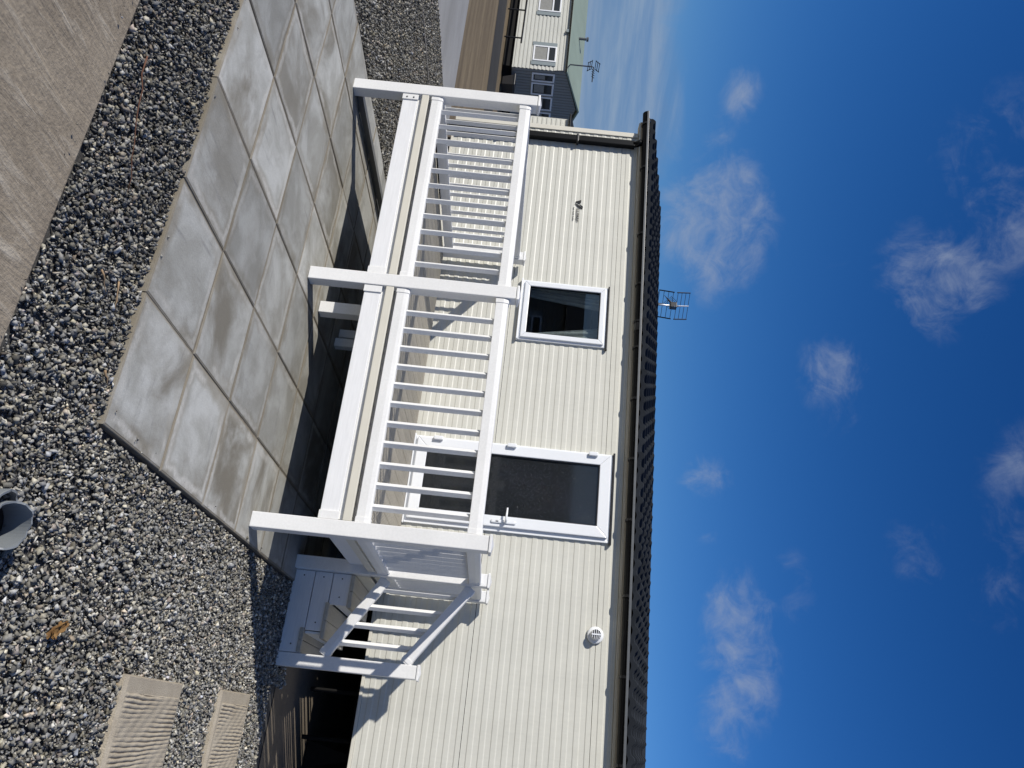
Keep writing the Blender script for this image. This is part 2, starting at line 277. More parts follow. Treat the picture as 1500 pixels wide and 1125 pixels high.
# ------------------------------------------------------------------ mesh helpers
class MB:
    def __init__(s): s.v = []; s.f = []
    def add(s, vs, fs):
        k = len(s.v); s.v += [tuple(p) for p in vs]; s.f += [tuple(i+k for i in f) for f in fs]; return s
    def box(s, x0, x1, y0, y1, z0, z1):
        return s.add([(x0,y0,z0),(x1,y0,z0),(x1,y1,z0),(x0,y1,z0),(x0,y0,z1),(x1,y0,z1),(x1,y1,z1),(x0,y1,z1)],
                     [(0,3,2,1),(4,5,6,7),(0,1,5,4),(1,2,6,5),(2,3,7,6),(3,0,4,7)])
    def prism(s, poly, axis, a, b):
        """polygon (2D) extruded along axis 0/1/2 from a to b"""
        n = len(poly)
        def p(q, t):
            return {0:(t,q[0],q[1]), 1:(q[0],t,q[1]), 2:(q[0],q[1],t)}[axis]
        vs = [p(q,a) for q in poly]+[p(q,b) for q in poly]
        fs = [tuple(range(n))[::-1], tuple(range(n,2*n))]+[(i,(i+1)%n,(i+1)%n+n,i+n) for i in range(n)]
        return s.add(vs, fs)
    def tube(s, pts, r, n=8, caps=True):
        pts = [Vector(p) for p in pts]; rings = []
        rs = r if isinstance(r,(list,tuple)) else [r]*len(pts)
        for i, p in enumerate(pts):
            d = (pts[min(i+1,len(pts)-1)]-pts[max(i-1,0)]).normalized()
            a = d.orthogonal().normalized() if i == 0 else (a - d*a.dot(d)).normalized()
            b = d.cross(a); rings.append([p+(a*math.cos(2*math.pi*k/n)+b*math.sin(2*math.pi*k/n))*rs[i] for k in range(n)])
        vs = [q for R_ in rings for q in R_]; fs = []
        for i in range(len(pts)-1):
            for k in range(n): fs.append((i*n+k, i*n+(k+1)%n, (i+1)*n+(k+1)%n, (i+1)*n+k))
        if caps: fs += [tuple(range(n))[::-1], tuple(range((len(pts)-1)*n, len(pts)*n))]
        return s.add(vs, fs)
    def mesh(s, name, m, bevel=0, seg=2, smooth=False, recalc=True):
        me = bpy.data.meshes.new(name); me.from_pydata(s.v, [], s.f)
        if recalc or bevel:
            bm = bmesh.new(); bm.from_mesh(me)
            if recalc: bmesh.ops.recalc_face_normals(bm, faces=bm.faces)
            if bevel: bmesh.ops.bevel(bm, geom=[e for e in bm.edges if len(e.link_faces)==2 and e.calc_face_angle(0)>.6], offset=bevel, segments=seg, affect='EDGES', profile=.6)
            bm.to_mesh(me); bm.free()
        me.materials.append(m)
        if smooth:
            for p in me.polygons: p.use_smooth = True
        me.update(); return me
WP = {}
def link(name, me, parent=None, loc=(0,0,0), rot=None, label=None, kind=None):
    """loc is in world space unless the parent is rotated; parents sit at the base of their thing"""
    o = bpy.data.objects.new(name, me); col.objects.link(o)
    loc = Vector(loc)
    if parent is not None:
        o.parent = parent; o.location = loc - WP.get(parent.name, Vector((0,0,0)))
    else: o.location = loc
    WP[o.name] = loc
    if rot: o.rotation_euler = rot
    if label: o['label'] = label
    if kind: o['kind'] = kind
    return o
def part(name, mb, m, parent, bevel=0, smooth=False, label=None, kind=None, local=False, seg=2):
    """a part whose vertices are given in world coordinates; its origin is moved to its own middle"""
    a = np.array(mb.v); c = Vector((a.min(0)+a.max(0))/2)
    mb.v = [(p[0]-c.x, p[1]-c.y, p[2]-c.z) for p in mb.v]
    return link(name, mb.mesh(name, m, bevel, seg, smooth), parent, c, label=label, kind=kind)
def thing(name, label, cat, loc=(0,0,0), group=None, rotz=None):
    o = bpy.data.objects.new(name, None); col.objects.link(o); o.location = loc; o.empty_display_size = .2
    o['label'] = label; o['category'] = cat
    if group: o['group'] = group
    WP[o.name] = Vector(loc) if rotz is None else Vector((0,0,0))      # a turned thing takes its parts in its own frame
    o.rotation_euler = (0,0,rotz or 0)
    return o
def tag(o, label, cat, group=None):
    o['label'] = label; o['category'] = cat
    if group: o['group'] = group
    return o
def sheet(name, poly, z, m):
    me = bpy.data.meshes.new(name); me.from_pydata([(x,y,z) for x,y in poly], [], [tuple(range(len(poly)))]); me.materials.append(m)
    o = link(name, me); o['kind'] = 'structure'; return o
_cache = {}
def boxmesh(name, sx, sy, sz, m, bevel=.004):
    k = (name, round(sx,4), round(sy,4), round(sz,4), m.name)
    if k not in _cache: _cache[k] = MB().box(-sx/2,sx/2,-sy/2,sy/2,-sz/2,sz/2).mesh(name, m, bevel)
    return _cache[k]

# ------------------------------------------------------------------ the ground
sheet('ground', [(-400,-400),(400,-400),(400,400),(-400,400)], -.030, MT['ground'])
o = link('road', MB().box(-40,40,-11.5,-5.2,-.028,.014).mesh('road', MT['road'], .006)); o['kind'] = 'structure'
sheet('service_road', [(-32,-5.19),(-4.15,-5.19),(-4.15,2.95),(-32,2.95)], .012, MT['roadc'])
sheet('earth_verge', [(-60,2.95),(-2.0,2.95),(-2.0,16),(-60,16)], -.006, MT['dirt'])
sheet('lane', [(-60,5.3),(-4,8.9),(-4,11.6),(-60,8.2)], -.001, MT['asphalt'])
sheet('gravel_bed', [(-4.148,-5.19),(9,-5.19),(9,6),(-4.148,6)], 0.0, MT['bed'])
sheet('caravan_base', [(-3.2,-.62),(9.0,-.98),(9.0,5.2),(-3.2,5.2)], .006, MT['base'])
# a thin timber edging that divides the two gravels on the left
o = link('gravel_edging', MB().box(-3.02,-2.99,-4.4,5.8,.0,.034).mesh('gravel_edging', mat('edging_board',(.30,.28,.25),.85,.2,var=.3,scale=10), .003)); o['kind'] = 'structure'

# paving: every slab is one piece
pav = thing('paving', 'pale concrete slab patio under the white veranda', 'patio', (1.73,-4.52,0)); pav['kind'] = 'structure'
del pav['category']; del pav['label']
link('joint_bed', MB().box(-.37,3.826,-4.512,1.48,.001,.0275).mesh('joint_bed', MT['joint']), pav, (0,0,0))
def slab_mesh():
    h = .2965; a = .2865; b_ = .2895; mb = MB()                  # a raised field and a thin lowered rim, as these slabs are cast
    rings = [(h,-.017),(h,.0135),(h-.003,.0152),(b_,.0155),(a,.0170),(.0,.0172)]
    for q, z in rings[:-1]: mb.v += [(-q,-q,z),(q,-q,z),(q,q,z),(-q,q,z)]
    for i in range(4):
        for k in range(4): mb.f.append((i*4+k,i*4+(k+1)%4,i*4+4+(k+1)%4,i*4+4+k))
    mb.f.append((16,17,18,19)); mb.f.append((3,2,1,0))
    return mb.mesh('paving_slab', MT['slab'])
sm = slab_mesh()
for j in range(10):
    for i in range(7):
        x = 3.828-.3-i*.6; y = -4.519+.3+j*.6
        o = link('paving_slab', sm, pav, (x+random.uniform(-.002,.002), y+random.uniform(-.002,.002), .016+random.uniform(-.002,.002)), (random.uniform(-.004,.004),random.uniform(-.004,.004),random.choice((0,1,2,3))*math.pi/2+random.uniform(-.004,.004)))

# gravel: crushed stone, one mesh of many small angular chippings
def gravel(name, rects, dens, size, holes=(), seed=1, zoff=0.0):
    g = np.random.default_rng(seed); P = []
    for x0,x1,y0,y1 in rects:
        n = int((x1-x0)*(y1-y0)*dens); P.append(np.stack([g.uniform(x0,x1,n), g.uniform(y0,y1,n)],1))
    P = np.concatenate(P)
    for x0,x1,y0,y1 in holes:
        P = P[~((P[:,0]>x0)&(P[:,0]<x1)&(P[:,1]>y0)&(P[:,1]<y1))]
    n = len(P)
    base = np.array([(x,y,z) for z in (-1,1) for y in (-1,1) for x in (-1,1)], float)
    quads = np.array([(0,2,3,1),(4,5,7,6),(0,1,5,4),(1,3,7,5),(3,2,6,7),(2,0,4,6)])
    s = size*np.exp(g.normal(0,.40,n)); s = np.clip(s, size*.42, size*2.1)
    V = base[None]*(g.uniform(.12,1.0,(n,8,3)))
    V *= np.stack([g.uniform(.75,1.3,n), g.uniform(.55,1.0,n), g.uniform(.35,.8,n)],1)[:,None]
    q = g.normal(size=(n,4)); q /= np.linalg.norm(q,axis=1)[:,None]; w,x,y,z = q.T
    R = np.stack([1-2*(y*y+z*z),2*(x*y-z*w),2*(x*z+y*w),2*(x*y+z*w),1-2*(x*x+z*z),2*(y*z-x*w),2*(x*z-y*w),2*(y*z+x*w),1-2*(x*x+y*y)],1).reshape(n,3,3)
    V = np.einsum('nij,nkj->nki', R, V)*s[:,None,None]*.62
    zc = (g.uniform(.003,.022,n)+s*.16) if not zoff else zoff+s*.22
    und = .006*np.sin(P[:,0]*5.1+1)*np.cos(P[:,1]*4.3)
    V += np.stack([P[:,0],P[:,1],zc+und],1)[:,None]
    me = bpy.data.meshes.new(name); me.vertices.add(n*8); me.vertices.foreach_set('co', V.reshape(-1))
    F = (quads[None]+(np.arange(n)*8)[:,None,None]).reshape(-1,4)
    me.loops.add(F.size); me.loops.foreach_set('vertex_index', F.reshape(-1)); me.polygons.add(len(F))
    me.polygons.foreach_set('loop_start', np.arange(len(F))*4); me.polygons.foreach_set('loop_total', np.full(len(F),4))
    me.update(calc_edges=True); me.validate()
    t = np.exp(g.normal(math.log(.205),.46,n)); lt = g.random(n) < .06; t = np.where(lt, g.uniform(.42,.62,n), np.clip(t,.05,.46))
    t *= np.clip(.70+.36*(P[:,0]-2.2)/2.2,.70,1.06)*(1+.10*np.sin(P[:,0]*2.3+P[:,1]*1.7)*np.sin(P[:,1]*3.1-P[:,0]))   # tone darker towards the left, with a slow ripple
    warm = g.normal(0,.05,n); pink = (g.random(n)<.10)*g.uniform(.05,.16,n)
    C = np.stack([t*(1.05+warm+pink), t*(1.01+warm*.4), t*(.89-warm-pink*.3), np.ones(n)],1)
    C = np.repeat(C,8,0); at = me.attributes.new('tone','FLOAT_COLOR','POINT'); at.data.foreach_set('color', C.astype(np.float32).reshape(-1))
    me.materials.append(MT['stone'])
    o = link(name, me); o['kind'] = 'stuff'; return o
gravel('gravel', [(-4.1,7.2,-5.19,-4.53),(3.85,7.2,-4.53,-1.05),(3.85,4.6,-1.05,-.7)], 7000, .0138, [(4.70,6.2,-3.66,-2.97),(4.70,6.2,-2.27,-1.65),(4.255,4.40,-5.01,-4.86)], 3)
gravel('gravel', [(-4.1,-.40,-4.53,5.6),], 2500, .0180, [(-1.95,-.3,-.3,5)], 5)

gravel('gravel', [(-.3,3.8,-4.512,-4.46),(3.765,3.82,-4.45,-1.2),(.5,4.7,-5.30,-5.21)], 90, .009, (), 8, .033)
# the two riven steps
def riven(x0,x1,y0,y1,h,seed):
    g = np.random.default_rng(seed); nx, ny = 430, 30; mb = MB(); zs = {}
    ph = g.uniform(0,6,12)
    def z(x,y):
        ex = min(x-x0, x1-x); ey = min(y-y0, y1-y); e = min(ex-.075, ey-.045)
        if e < 0: return h - (.010 if min(ex,ey) < .004 else 0)
        w = x*310 + 1.3*math.sin(y*3.6+ph[0]+x*5) + .7*math.sin(y*9+x*29+ph[1]) + .35*math.sin(y*31+x*43+ph[2])
        a = .55+.45*math.sin(x*23+ph[3]+2*math.sin(y*5+ph[4]))
        return h + .004 + (.0125*a)*(abs(math.sin(w*.5))**.55) - .009*a + .0012*math.sin(y*61+x*80)
    for i in range(nx+1):
        for j in range(ny+1):
            x = x0+(x1-x0)*i/nx; y = y0+(y1-y0)*j/ny; mb.v.append((x,y,z(x,y)))
    for i in range(nx):
        for j in range(ny):
            a = i*(ny+1)+j; mb.f.append((a,a+ny+1,a+ny+2,a+1))
    b = len(mb.v)
    ring = [(0,j) for j in range(ny+1)]+[(i,ny) for i in range(1,nx+1)]+[(nx,j) for j in range(ny-1,-1,-1)]+[(i,0) for i in range(nx-1,0,-1)]
    for i,j in ring: p = mb.v[i*(ny+1)+j]; mb.v.append((p[0],p[1],-.02))
    n = len(ring)
    for k in range(n):
        i,j = ring[k]; i2,j2 = ring[(k+1)%n]; mb.f.append((i*(ny+1)+j, i2*(ny+1)+j2, b+(k+1)%n, b+k))
    return mb
for (a, lab) in (((4.69,6.19,-3.68,-2.95,.045,4),'ridged concrete step slab lying in the gravel, the one farther from the caravan'),((4.685,6.185,-2.29,-1.63,.045,9),'ridged concrete step slab lying in the gravel, the one nearer the caravan')):
    o = part('step_slab', riven(*a), MT['riven'], None); tag(o, lab, 'paving slab', 'ridged slabs in the gravel')

# ------------------------------------------------------------------ the static caravan
WX0, WX1, WZ0, WZ1 = -1.94, 9.0, .556, 2.743
WIN = (.239,.963,1.565,2.485); DOOR = (2.14,3.018,.678,2.627)
cv = thing('static_caravan', 'cream ribbed static caravan with dark tiled roof behind the white veranda', 'caravan', (3.5,1.8,0), 'static caravans on the park')
def ribs(z0, z1, zref=.5570, pitch=.1003):
    pts = []; k = math.floor((z0-zref)/pitch)-1
    while True:
        b = zref+k*pitch
        for dz, y in ((0,-.0005),(.043,-.0005),(.051,-.0046),(.0905,-.0046)):
            pts.append((b+dz,y))
        k += 1
        if b > z1+pitch: break
    def yat(z):
        for (a,ya),(c,yc) in zip(pts,pts[1:]):
            if a <= z <= c: return ya+(yc-ya)*(z-a)/(c-a)
        return 0
    return [(z0,yat(z0))]+[p for p in pts if z0+1e-4 < p[0] < z1-1e-4]+[(z1,yat(z1))]
def ribstrip(mb, x0, x1, z0, z1, yo=0):
    pr = ribs(z0,z1); k = len(mb.v)
    for z,y in pr: mb.v += [(x0,y+yo,z),(x1,y+yo,z)]
    for i in range(len(pr)-1): mb.f.append((k+2*i,k+2*i+1,k+2*i+3,k+2*i+2))
    # returned edges top and bottom
    z,y = pr[0]; k2 = len(mb.v); mb.v += [(x0,y+yo,z),(x1,y+yo,z),(x1,.008+yo,z),(x0,.008+yo,z)]; mb.f.append((k2,k2+3,k2+2,k2+1))
    z,y = pr[-1]; k2 = len(mb.v); mb.v += [(x0,y+yo,z),(x1,y+yo,z),(x1,.008+yo,z),(x0,.008+yo,z)]; mb.f.append((k2,k2+1,k2+2,k2+3))
    return mb
e = .012
def cell(z0, z1):
    mb = MB(); cuts = [(WIN[0]+e,WIN[1]-e,WIN[2]+e,WIN[3]-e),(DOOR[0]+e,DOOR[1]-e,DOOR[2]+e,DOOR[3]-e)]
    xs = sorted({WX0+.05, WX1}|{c for q in cuts for c in q[:2]})
    for a, b in zip(xs, xs[1:]):
        spans = [(z0,z1)]
        for q in cuts:
            if a >= q[0]-1e-6 and b <= q[1]+1e-6:
                ns = []
                for s,t in spans:
                    if q[2] > s: ns.append((s,min(t,q[2])))
                    if q[3] < t: ns.append((max(s,q[3]),t))
                spans = [(s,t) for s,t in ns if t-s > .003]
        for s,t in spans: ribstrip(mb, a, b, s, t)
    return mb
for z0, z1 in ((WZ0,1.4508),(1.4562,2.5558),(2.5612,WZ1)):
    part('wall_panel', cell(z0,z1), MT['cream'], cv)
# the wall behind the sheets, left open where the window is
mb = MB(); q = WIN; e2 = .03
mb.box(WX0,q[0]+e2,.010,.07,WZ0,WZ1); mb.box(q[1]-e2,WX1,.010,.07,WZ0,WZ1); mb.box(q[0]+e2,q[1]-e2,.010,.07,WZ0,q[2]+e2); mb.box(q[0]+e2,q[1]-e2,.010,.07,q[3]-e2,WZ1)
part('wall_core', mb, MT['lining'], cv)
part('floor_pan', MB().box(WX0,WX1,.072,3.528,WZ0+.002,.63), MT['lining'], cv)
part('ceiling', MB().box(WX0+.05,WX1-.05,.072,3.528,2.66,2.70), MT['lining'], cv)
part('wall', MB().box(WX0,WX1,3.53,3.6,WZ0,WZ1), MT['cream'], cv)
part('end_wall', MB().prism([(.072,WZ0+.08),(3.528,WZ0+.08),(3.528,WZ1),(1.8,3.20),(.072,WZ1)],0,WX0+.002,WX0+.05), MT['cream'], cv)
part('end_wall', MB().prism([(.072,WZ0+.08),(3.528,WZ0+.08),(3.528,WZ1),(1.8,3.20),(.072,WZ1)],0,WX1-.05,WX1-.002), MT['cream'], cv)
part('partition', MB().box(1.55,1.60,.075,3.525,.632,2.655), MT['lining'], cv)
part('corner_trim', MB().box(WX0-.012,WX0+.052,-.018,.068,WZ0-.01,WZ1), MT['cream_trim'], cv, .004)
part('sill_trim', MB().box(WX0+.055,WX1,-.012,.009,WZ0-.03,WZ0-.002), MT['cream_trim'], cv, .003)
# eaves
part('soffit', MB().box(-2.10,WX1+.1,-.036,.069,2.746,2.757), MT['cream_trim'], cv)
part('fascia', MB().box(-2.10,WX1+.1,-.053,-.037,2.7575,2.846), MT['cream_trim'], cv, .003)
EY, EZ, RY, RZ = -.130, 2.852, 1.80, 3.325
sl = math.atan2(RZ-EZ, RY-EY); SL = math.hypot(RZ-EZ, RY-EY)
part('roof_deck', MB().prism([(EY+.06,EZ-.010),(RY,RZ-.028),(RY+2.0-.045,EZ-.010),(RY+1.9,EZ-.05),(RY,RZ-.06),(EY+.09,EZ-.045)],0,-2.09,WX1+.1), MT['lining'], cv)
part('barge_board', MB().prism([(EY+.03,EZ-.075),(EY+.03,EZ+.012),(RY,RZ+.012),(RY+2.0,EZ+.012),(RY+2.0,EZ-.075),(RY,RZ-.075)],0,-2.135,-2.093), MT['gutter'], cv, .004)
part('ridge_cap', MB().prism([(RY-.12,RZ-.012),(RY-.11,RZ+.012),(RY-.03,RZ+.045),(RY+.03,RZ+.045),(RY+.11,RZ+.012),(RY+.12,RZ-.012)],0,-2.14,WX1+.1), MT['tile'], cv, .004)
part('roof_sheet', MB().prism([(RY+.01,RZ-.01),(RY+2.03,EZ-.01),(RY+2.03,EZ+.008),(RY+.01,RZ+.010)],0,-2.09,WX1+.1), MT['tile'], cv)
# tiles: rolls with a step at each course
NC = 6; TW = .15; TL = SL/NC
def tile_v(x, d, full=True):
    """vertices/faces of one tile: along the roof from x, course start d (0 at the eave)"""
    prof = [(0,.004),(.012,.013),(.028,.020),(.045,.022),(.062,.018),(.085,.006),(.11,.001),(.13,.0015),(TW+.004,.005)]
    vs = []; fs = []; n = len(prof)
    cs, sn = math.cos(sl), math.sin(sl)
    for t, dz in ((0,-.010),(0,.026),(.010,.032),(TL+.02,.002)):
        for px, pz in prof:
            h = (pz*1.9+dz) if dz > 0 else pz*.8-.006
            u = d+t; vs.append((x+px, EY+u*cs-h*sn, EZ+u*sn+h*cs))
    for r in range(3):
        for i in range(n-1): fs.append((r*n+i,r*n+i+1,(r+1)*n+i+1,(r+1)*n+i))
    return vs, fs
cnt = int((5.0+2.09)/TW)
tv, tf = tile_v(0,0); tm = MB().add(tv,tf).mesh('roof_tile', MT['tile'], recalc=False, smooth=False)
for i in range(cnt):
    for c in range(NC):
        u = c*TL
        link('roof_tile', tm, cv, (-2.09+i*TW, u*math.cos(sl), u*math.sin(sl)+random.uniform(0,.0015)))
mb = MB(); x = -2.09+cnt*TW
while x < WX1+.05:
    for c in range(NC): mb.add(*tile_v(x, c*TL))
    x += TW
link('roof_tile_field', mb.mesh('roof_tile_field', MT['tile'], recalc=False), cv, (0,0,0), kind='stuff')
# gutter
GY, GZ, GR = -.112, 2.828, .056
prof = [(GY+GR*math.cos(a),GZ+GR*math.sin(a)) for a in [math.pi*(1+k/10) for k in range(11)]]
inner = [(GY+(GR-.004)*math.cos(a),GZ+(GR-.004)*math.sin(a)) for a in [math.pi*(2-k/10) for k in range(11)]]
gut = part('gutter', MB().prism([(GY-GR-.006,GZ+.006),(GY-GR-.006,GZ-.006)]+prof+inner+[(GY-GR+.004,GZ+.006)],0,-2.17,WX1+.1), MT['gutter'], cv)
part('gutter_end', MB().prism(prof,0,-2.176,-2.171), MT['gutter'], gut)
part('gutter_lip', MB().box(-2.17,WX1+.1,GY-GR-.013,GY-GR-.0065,GZ-.012,GZ+.012), mat('gutter_lip_highlight',(.11,.115,.118),.35,.5,var=.2,scale=12), gut, .003)  # sun highlight along the black lip, put in as a paler grey strip
bprof = [(GY+(GR+.010)*math.cos(a),GZ+(GR+.010)*math.sin(a)) for a in [math.pi*(.97+k*1.05/10) for k in range(11)]]
bprof2 = [(GY+(GR+.0015)*math.cos(a),GZ+(GR+.0015)*math.sin(a)) for a in [math.pi*(2.02-k*1.05/10) for k in range(11)]]
bm_ = MB().prism(bprof+bprof2,0,-.011,.011).mesh('gutter_bracket', MT['black'])
xs_b = [-2.0,-1.35,-.434,.213,.67,.976,1.556,2.196,2.803,3.508,4.2,4.9,5.6,6.3,7.0,7.7]
for x in xs_b: link('gutter_bracket', bm_, gut, (x,0,0))
part('gutter_union', MB().prism([(p[0]-.004 if p[0]<GY else p[0]+.004,p[1]-.004) for p in prof]+inner[::1],0,.69,.78), MT['black'], gut)
dp = part('downpipe', MB().box(-1.785,-1.705,-.083,-.014,.42,2.70), MT['gutter'], cv, .008)
part('downpipe_neck', MB().tube([(-1.745,-.05,2.685),(-1.745,-.07,2.73),(-1.745,-.11,2.775)],.036,10), MT['gutter'], dp, smooth=True)
for z in (1.10,2.02): part('pipe_clip', MB().box(-1.80,-1.69,-.090,-.008,z-.012,z+.012), MT['black'], dp, .003)
# window
wx0,wx1,wz0,wz1 = WIN
def frame(mb, x0,x1,z0,z1,w,y0,y1):
    # mitred frame
    o_ = [(x0,z0),(x1,z0),(x1,z1),(x0,z1)]; i_ = [(x0+w,z0+w),(x1-w,z0+w),(x1-w,z1-w),(x0+w,z1-w)]
    for k in range(4):
        a,b = o_[k],o_[(k+1)%4]; c,d = i_[(k+1)%4],i_[k]
        g = .0006
        mb.prism([a,b,c,d],1,y0,y1)
    return mb
win = part('window', frame(MB(),wx0,wx1,wz0,wz1,.034,-.028,.03), MT['upvc'], cv, .003)
part('sash', frame(MB(),wx0+.022,wx1-.022,wz0+.022,wz1-.022,.056,-.052,.012), MT['upvc'], win, .007)
part('gasket', frame(MB(),wx0+.0785,wx1-.0785,wz0+.0785,wz1-.0785,.006,-.040,-.010), MT['black'], win)
part('pane', MB().box(wx0+.079,wx1-.079,-.024,-.018,wz0+.079,wz1-.079), MT['glass'], win)
part('drip_rail', MB().box(wx0-.012,wx1+.030,-.046,-.009,wz1+.003,wz1+.022), MT['black'], win, .003)
part('sill', MB().box(wx0-.006,wx1+.006,-.058,-.009,wz0-.020,wz0-.002), MT['upvc'], win, .005)
def curtain(x0, x1, z0, z1, xa, xb, y, n=26):
    mb = MB()
    for i in range(n+1):
        t = i/n
        for j in range(9):
            s = j/8; xl = x0+(xa-x0)*s; xr = x1+(xb-x1)*s
            xx = xl+(xr-xl)*t; mb.v.append((xx, y+.018*math.sin(t*n*1.35+s*.8), z1+(z0-z1)*s))
    for i in range(n):
        for j in range(8): a=i*9+j; mb.f.append((a,a+9,a+10,a+1))
    return mb
part('curtain', curtain(wx0-.02,wx0+.24,wz0-.05,wz1+.03,wx0-.02,wx0+.125,.098), MT['curtain'], win)
part('curtain', curtain(wx1-.30,wx1+.10,wz0-.05,wz1+.03,wx1-.125,wx1+.10,.098), MT['curtain'], win)
# door
dx0,dx1,dz0,dz1 = DOOR
door = part('door', frame(MB(),dx0,dx1,dz0,dz1,.040,-.030,.009), MT['upvc'], cv, .003)
part('door_leaf', frame(MB(),dx0+.018,dx1-.040,dz0+.02,dz1-.02,.105,-.060,.006), MT['upvc'], door, .007)
part('gasket', frame(MB(),dx0+.1245,dx1-.1465,dz0+.1265,dz1-.1265,.008,-.048,-.02), MT['black'], door)
part('pane', MB().box(dx0+.12,dx1-.142,-.032,-.024,dz0+.122,dz1-.122), MT['doorglass'], door)
part('drip_rail', MB().box(dx0-.014,dx1+.020,-.052,-.009,dz1+.003,dz1+.022), MT['black'], door, .003)
part('threshold', MB().box(dx0-.01,dx1+.01,-.055,-.009,dz0-.016,dz0-.002), MT['upvc'], door, .003)
for z in (.90,1.625,2.43): part('hinge', MB().box(dx0+.005,dx0+.045,-.092,-.061,z-.045,z+.045), MT['upvc'], door, .008)
hd = part('door_handle', MB().box(dx1-.105,dx1-.072,-.074,-.061,1.50,1.735), MT['upvc'], door, .010)
part('lever', MB().tube([(dx1-.088,-.066,1.640),(dx1-.088,-.112,1.640),(dx1-.105,-.118,1.641),(dx1-.215,-.116,1.645)],[.011,.011,.0115,.008],10), MT['upvc'], hd, smooth=True)
part('keyhole', MB().box(dx1-.093,dx1-.084,-.0765,-.0735,1.545,1.570), MT['ink'], hd)
part('door_label', MB().box(dx1-.125,dx1-.085,-.0625,-.0595,.735,.765), MT['inkgrey'], door)
# vent
vm = MB(); n = 28
rings = [(.076,-.008),(.076,-.020),(.070,-.030),(.050,-.040),(.046,-.085),(.044,-.088)]
vc = (3.862,2.549)
for r,y in rings:
    for k in range(n): a=2*math.pi*k/n; vm.v.append((vc[0]+r*math.cos(a),y,vc[1]+r*math.sin(a)))
for i in range(len(rings)-1):
    for k in range(n): vm.f.append((i*n+k,i*n+(k+1)%n,(i+1)*n+(k+1)%n,(i+1)*n+k))
vent = part('flue_vent', vm, MT['upvc'], cv, smooth=False)
cm = MB(); cm.prism([(vc[0]+.0435*math.cos(2*math.pi*k/24),vc[1]+.0435*math.sin(2*math.pi*k/24)) for k in range(24)],1,-.078,-.074); part('vent_core', cm, MT['ink'], vent)
for k in range(-2,3):
    h = math.sqrt(max(0,.043**2-(k*.0165)**2)); part('grille_bar', MB().box(vc[0]-h,vc[0]+h,-.088,-.080,vc[1]+k*.0165-.0026,vc[1]+k*.0165+.0026), MT['upvc'], vent)
part('grille_bar', MB().box(vc[0]-.006,vc[0]+.006,-.092,-.0885,vc[1]-.042,vc[1]+.042), MT['upvc'], vent)
# maker's mark: a slanted double stroke W and the rest of the word, dark print on the ribs
lm = MB(); lx, lz = -.905, 2.058; yk0, yk1 = -.0112, -.0086
def st(pts): lm.prism([(lx+a,lz+b) for a,b in pts],1,yk0,yk1)
st([(0,.064),(.021,.064),(.041,.004),(.029,0)]); st([(.026,.064),(.042,.062),(.052,.030),(.046,.012)])
st([(.050,-.002),(.064,-.002),(.124,.068),(.122,.086),(.110,.084)]); st([(.053,.042),(.063,.048),(.096,.078),(.090,.089)]); st([(.093,.0895),(.097,.078),(.109,.0855)])
part('makers_mark', lm, MT['ink'], cv)
def text(word, x, z, size, m, name, parent, y=-.0105, stretch=1.0):
    cu = bpy.data.curves.new('t','FONT'); cu.body = word; cu.size = size; cu.extrude = .0006; cu.resolution_u = 2; cu.offset = size*.024; cu.space_character = 1.3
    ob = bpy.data.objects.new('t',cu); col.objects.link(ob); dg = bpy.context.evaluated_depsgraph_get(); me = bpy.data.meshes.new_from_object(ob.evaluated_get(dg))
    bpy.data.objects.remove(ob); me.name = name; me.materials.clear(); me.materials.append(m)
    for v in me.vertices: v.co.x *= stretch
    me.update()
    o = link(name, me, parent, (x,y,z), (math.pi/2,0,0)); return o
text('ILLERBY', lx+.116, 2.076, .043, MT['ink'], 'lettering', cv, stretch=1.0)
sm_ = MB(); xx = lx+.112
for w_ in (.010,.008,.009,0,.010,.006,.009,.010,0,.010,.008,.011,.009,.008):
    if w_: sm_.box(xx,xx+w_*.75,yk0,yk1,2.036,2.036+.016*(1 if w_>.0085 else .7))
    xx += .0135
part('small_print', sm_, MT['inkgrey'], cv)
# running gear in the dark underneath
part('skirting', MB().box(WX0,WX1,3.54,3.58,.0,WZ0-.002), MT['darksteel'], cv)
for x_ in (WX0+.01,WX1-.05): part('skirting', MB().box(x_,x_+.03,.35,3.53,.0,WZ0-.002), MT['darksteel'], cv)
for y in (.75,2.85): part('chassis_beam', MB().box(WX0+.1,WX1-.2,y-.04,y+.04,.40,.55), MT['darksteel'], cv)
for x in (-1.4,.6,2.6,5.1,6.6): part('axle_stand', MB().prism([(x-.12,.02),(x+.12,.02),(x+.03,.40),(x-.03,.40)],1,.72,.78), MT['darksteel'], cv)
for x in (4.55,4.95):
    part('ground_stake', MB().tube([(x,.35,.03),(x,.35,.5)],.02,8), MT['darksteel'], cv)
